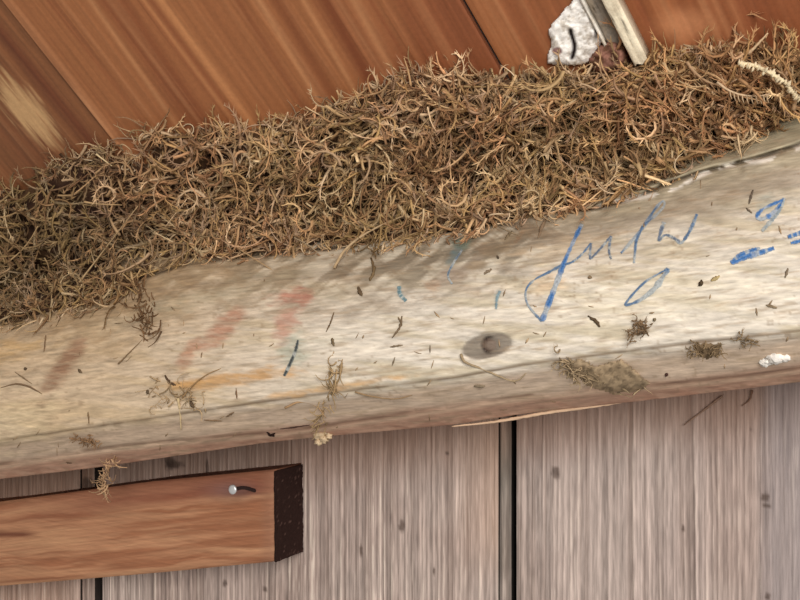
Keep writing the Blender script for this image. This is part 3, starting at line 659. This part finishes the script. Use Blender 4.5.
# ------------------------------------------------------------------ tufts and single stalks
def tuft(name, label, cat, pts, n_, spread, L, ang=None, colr=None, R=(.0006, .0012), off=.004, base=None, curl=2.5, leaf=1., surf=None, asp=.5):
    pts = np.asarray(pts, float); surf = surf or (lambda x, y: log_at(x, y))
    u = rng.uniform(0, len(pts)-1.001, n_); i = u.astype(int); f = (u-i)[:, None]; p = pts[i]*(1-f)+pts[i+1]*f+rng.normal(size=(n_, 2))*spread
    S = surf(p[:, 0], p[:, 1]); v = CP-S; v /= np.linalg.norm(v, axis=1, keepdims=True); P0 = S+v*(rng.uniform(.0006, off, n_))[:, None]
    th = rng.uniform(0, 6.28, n_) if ang is None else ang+rng.normal(size=n_)*asp
    D = RT*np.cos(th)[:, None]+UP*np.sin(th)[:, None]+v*(rng.uniform(0, .3, n_))[:, None]
    LL = rng.uniform(*L, n_); P0 = P0-D*(LL*.45)[:, None]
    c_ = palette(n_) if colr is None else lin(colr)*rng.uniform(.65, 1.3, (n_, 1))
    pr = [strands(P0, D, LL, rng.uniform(*R, n_), c_, 7, curl, leaf)]
    if base is not None:
        poly, t, bc = base
        pr.append(patch('b', poly, lambda x, y: surf(x.ravel(), y.ravel()).reshape(x.shape+(3,)), t, .6, lambda X, Y, H: mixc(np.tile(lin(bc), X.shape+(1,)), lin(bc)*.55, ss(.45, .65, fbm(X/4, Y/3, 4))), None, 1.5, 6))
    V, Fq, C = merge(pr); o = mesh(name, V, Fq, C, M_MOSS, smooth=False); tag(o, label, cat); return o
def wall_s(y): return lambda x, yy: on_y(x, yy, np.full(np.shape(x), y))
tuft('moss_tuft', 'straggly moss tuft on the log above the nail, trailing a pale root', 'moss', [(150, 388), (175, 393), (205, 398)], 46, 4, (.010, .028), colr=(168, 142, 108), R=(.0004, .0009))
tuft('moss_tuft', 'knotted moss tuft hanging over the lower log edge, ending in a pale bud', 'moss', [(337, 368), (332, 392), (322, 418), (322, 432)], 60, 3, (.010, .026), ang=-1.5, colr=(160, 134, 98), R=(.0005, .0010))
tuft('moss_tuft', 'thin moss tuft dangling from the log in front of the brown timber', 'moss', [(113, 455), (110, 470), (104, 484), (108, 496)], 46, 2.5, (.008, .022), ang=-1.5, colr=(176, 142, 108), R=(.0006, .0011), surf=wall_s(-.130), off=.006)
tuft('moss_tuft', 'dark ragged moss strands hanging under the left part of the moss bank', 'moss', [(128, 288), (140, 300), (145, 322), (150, 336)], 60, 5, (.012, .03), ang=-1.6, colr=(112, 84, 58), R=(.0005, .0011), asp=.8)
tuft('moss_mat', 'flattened grey-brown mat of dry moss on the lower log edge, right of centre', 'moss', [(562, 364), (578, 370), (592, 378), (640, 388)], 80, 4, (.007, .020), colr=(160, 138, 108), R=(.0005, .0010), ang=-.5, asp=.7, off=.005,
     base=([(562, 362), (580, 358), (596, 366), (622, 358), (634, 368), (652, 384), (640, 392), (612, 394), (590, 388), (574, 376)], .005, (158, 136, 108)))
tuft('moss_tuft', 'small flat dark moss scrap on the log, left of the white crumbs', 'moss', [(692, 348), (706, 351), (720, 350)], 34, 3, (.005, .013), colr=(134, 112, 84), R=(.0004, .0008),
     base=([(690, 344), (704, 342), (722, 345), (720, 355), (706, 361), (696, 356)], .0018, (128, 106, 80)))
tuft('moss_tuft', 'tiny brown moss scrap on the cream log face below the pencil loop', 'moss', [(632, 336), (640, 328), (644, 322)], 26, 2.5, (.004, .012), colr=(124, 100, 74), R=(.0004, .0009))
tuft('moss_tuft', 'small scrap of moss on the left lower edge of the log above the timber', 'moss', [(76, 438), (88, 441), (98, 441)], 34, 2, (.005, .014), colr=(140, 108, 78), R=(.0005, .0010))
tuft('moss_tuft', 'little scrap of moss on the lower facet of the log, furthest right', 'moss', [(738, 336), (746, 340), (754, 342)], 14, 2, (.004, .010), colr=(132, 110, 82), R=(.0004, .0008))
tuft('moss_tuft', 'short brown strands hanging from the moss bank onto the log face', 'moss', [(376, 244), (372, 258)], 16, 2.5, (.012, .026), ang=-1.5, colr=(120, 96, 66), R=(.0005, .0010))
tuft('moss_tuft', 'pale shredded tuft of bark strips at the right tip of the moss bank', 'moss', [(752, 128), (742, 142), (735, 152)], 50, 4, (.012, .03), ang=-2.2, colr=(186, 160, 124), R=(.0006, .0013), off=.02, surf=any_hit, asp=.5)

def stalk(name, label, pts, r, colr, off=.02, n_=24, surf=any_hit, rough=.12, cat='stalk', offs=None, seed=3, taper=True, sides=6):
    q = spline(pts, n_); S = surf(q[:, 0], q[:, 1]); v = CP-S; v /= np.linalg.norm(v, axis=1, keepdims=True)
    of = np.interp(np.linspace(0, 1, len(q)), np.linspace(0, 1, len(np.atleast_1d(off))), np.atleast_1d(off))
    # lay it straight between depths so it does not jump with the relief
    dep = np.linalg.norm(S-CP, axis=1)-of; dep = np.convolve(np.concatenate([np.full(6, dep[0]), dep, np.full(6, dep[-1])]), np.ones(13)/13, 'valid')
    P = CP-v*dep[:, None]; tt_ = np.linspace(0, 1, len(q)); rr = r*(1-.6*tt_ if taper else np.ones_like(tt_))
    V, Fq, _ = tube(P, rr, sides, rough, seed)
    o = mesh(name, V, Fq, np.tile(lin(colr), (len(V), 1))*np.random.default_rng(seed).uniform(.85, 1.15, (len(V), 1)), M_MOSS); tag(o, label, cat); return o, P
# knobbly pale stem top right
q, P = stalk('knobbly_stem', 'pale knobbly dried stem arching over the right end of the moss', [(738, 63), (752, 65), (768, 72), (784, 82), (794, 94), (800, 98)], .0013, (214, 196, 160), off=.052, n_=30, taper=False)
kb = []
for i in range(0, len(P)-1, 1):
    s_ = rng.normal(size=3)*.0009; a_ = P[i]+s_; d_ = (P[i+1]-P[i]); 
    v, f, _ = tube(np.array([a_-d_*.4, a_-d_*.15, a_+d_*.25, a_+d_*.6]), np.array([.0006, .0024, .0025, .0006]), 6, .2, i); kb.append((v, f, np.tile(lin((222, 204, 170)), (len(v), 1))*rng.uniform(.75, 1.1)))
V, Fq, C = merge(kb); mesh('bud', V, Fq, C, M_MOSS, q)['kind'] = 'stuff'
q, P = stalk('comb_stem', 'thin curved stem with short bristles, lying on moss below the knobbly stem', [(717, 82), (728, 90), (742, 95), (758, 96), (770, 94)], .0011, (190, 162, 130), off=.056, n_=30)
kb = []
for i in range(8, len(P)-2, 2):
    v, f, _ = tube(np.array([P[i], P[i]+np.array([.0006, -.001, -.0035]), P[i]+np.array([.0016, -.001, -.0065])]), np.array([.0006, .0005, .0002]), 4, 0, i); kb.append((v, f, np.tile(lin((182, 156, 124)), (len(v), 1))))
V, Fq, C = merge(kb); mesh('bristle', V, Fq, C, M_MOSS, q)['kind'] = 'stuff'
stalk('straw', 'straight pale straw slanting across the left part of the moss bank', [(78, 284), (98, 258), (118, 232), (138, 206)], .0011, (182, 152, 112), off=[.034, .056, .058], n_=20, rough=.05)
stalk('straw', 'short pale straw sticking up over the roof boards at top right', [(748, 54), (758, 44), (768, 33)], .0014, (200, 170, 134), off=.03, n_=14)
stalk('straw', 'pale forked straw lying level across the moss near the left edge', [(84, 202), (100, 204), (122, 205)], .0011, (176, 144, 104), off=.058, n_=14)
stalk('straw', 'small bright straw tip poking up on the roof at the left end of the moss', [(96, 154), (104, 160), (112, 166)], .0010, (206, 182, 140), off=.024, n_=12)
stalk('straw', 'long thin straw hanging from the moss onto the log left of centre', [(205, 228), (228, 242), (250, 256), (272, 270)], .0009, (168, 138, 100), off=[.05, .035, .003], n_=22)
stalk('straw', 'curled pale straw standing up from the top of the moss bank', [(372, 96), (368, 84), (369, 76), (374, 72)], .0010, (176, 132, 92), off=.026, n_=18)
stalk('straw', 'upright pale straw tip at the highest middle point of the moss bank', [(411, 86), (408, 70), (404, 58)], .0011, (184, 146, 104), off=.03, n_=14)
stalk('straw', 'light arched straw in the dark left half of the moss', [(8, 262), (20, 252), (30, 240), (38, 226)], .0010, (184, 152, 110), off=.058, n_=18)
stalk('straw', 'bent bark strip crossing the lower edge of the moss bank in the middle', [(334, 268), (345, 250), (362, 236), (384, 224), (408, 214)], .0014, (172, 146, 112), off=[.006, .035, .05], n_=24)
stalk('twig', 'thin twig resting on the log face, above the small tuft at left', [(118, 364), (130, 352), (142, 340)], .0007, (120, 96, 70), off=.002, n_=14, surf=log_at)
stalk('twig', 'fine curved twig rising right from the straggly tuft on the log', [(182, 398), (192, 386), (206, 375), (222, 368)], .0008, (146, 116, 80), off=.003, n_=16, surf=log_at)
stalk('sliver', 'bent sliver of bark curling down from the grey knot', [(461, 354), (465, 362), (480, 368), (496, 375), (512, 381), (520, 379), (527, 372)], .0011, (152, 132, 104), off=.002, n_=28, surf=log_at, cat='sliver')
stalk('twig', 'slanting twig on the grey wall planks under the right part of the log', [(722, 396), (704, 410), (684, 425)], .0012, (140, 112, 94), off=.003, n_=14, surf=wall_s(0.))
stalk('twig', 'small dark curved twig on the wall just under the log, near the right edge', [(752, 390), (750, 399), (742, 406)], .0010, (120, 90, 72), off=.003, n_=12, surf=wall_s(0.))
stalk('root', 'pale thread of root hanging straight down from the straggly tuft', [(178, 398), (180, 412), (181, 430)], .0013, (196, 172, 132), off=.003, n_=14, surf=log_at, cat='root')
stalk('root', 'long curved dry root draped over the lower facet of the log beside the knotted tuft', [(285, 408), (300, 402), (316, 406), (326, 418)], .0010, (160, 128, 94), off=.003, n_=16, surf=log_at, cat='root')
stalk('root', 'thin dry root lying along the edge of the log left of the knot', [(355, 392), (370, 396), (395, 399), (416, 394)], .0008, (140, 114, 84), off=.002, n_=18, surf=log_at, cat='root')

# pale bud of the hanging tuft, white crumbs
def lump(cx, cy, r, colr, off, seed, surf, sq=.8):
    g = np.random.default_rng(seed); S = surf(np.array([cx], float), np.array([cy], float))[0]; v = CP-S; v /= np.linalg.norm(v); c0 = S+v*off
    nu, nv_ = 12, 8; V = [c0+np.array([0, 0, r])]
    for j in range(1, nv_):
        for i in range(nu):
            a = 2*math.pi*i/nu; b = math.pi*j/nv_; rr = r*(1+.22*g.normal()); V.append(c0+rr*np.array([math.sin(b)*math.cos(a), math.sin(b)*math.sin(a)*sq, math.cos(b)*sq]))
    V.append(c0-np.array([0, 0, r*sq])); F3 = []; F4 = []
    for i in range(nu): F3.append((0, 1+i, 1+(i+1) % nu)); F3.append((len(V)-1, 1+(nv_-2)*nu+(i+1) % nu, 1+(nv_-2)*nu+i))
    for j in range(nv_-2):
        for i in range(nu): a = 1+j*nu+i; b = 1+j*nu+(i+1) % nu; F4.append((a, a+nu, b+nu, b))
    V = np.array(V); return V, [np.array(F3), np.array(F4)], np.tile(lin(colr), (len(V), 1))*g.uniform(.8, 1.1, (len(V), 1))
ls = [lump(320+dx, 434+dy, r, (206, 180, 146), .001, i, lambda x, y: on_y(x, y, np.full(x.shape, -.124))) for i, (dx, dy, r) in enumerate([(0, 0, .006), (6, -4, .005), (-5, -6, .004), (4, 5, .0045), (-2, 8, .0035), (9, 2, .0035), (2, -10, .004)])]
V, Fq, C = merge(ls); tag(mesh('seed_bud', V, Fq, C, M_MOSS, smooth=False), 'pale crumpled bud caught at the bottom of the knotted hanging tuft', 'bud')
for i, (x, y, r, lb) in enumerate([(766, 362, .0040, 'white crumb on the lower log facet, leftmost of the cluster'), (775, 358, .0052, 'largest white crumb on the lower log facet, in the middle of the cluster'), (785, 358, .0036, 'white crumb on the lower log facet, rightmost of the cluster')]):
    V, Fq, C = lump(x, y, r, (238, 230, 220), .001, 40+i, log_at); tag(mesh('white_crumb', V, Fq, C, M_CHALK), lb, 'crumb', group='white crumbs on the lower facet of the log')
V, Fq, C = lump(586, 393-11, .0030, (218, 196, 164), .002, 51, log_at); 
# reddish bark lumps where the lath ends in the moss
def lumpc(X, Y, H): return mixc(np.tile(lin((142, 100, 84)), X.shape+(1,)), lin((104, 72, 54)), ss(.4, .65, fbm(X/5, Y/5, 3)))
V, Fq, C = patch('p', [(588, 58), (600, 44), (612, 40), (626, 46), (630, 62), (620, 76), (602, 78), (588, 70)], lambda x, y: roof_hit(x, y), .014, .5, lumpc, M_MOSS, 1.4, 8)
tag(mesh('bark_flake', V, Fq, C, M_MOSS), 'reddish brown bark flake at the foot of the grey lath', 'bark')
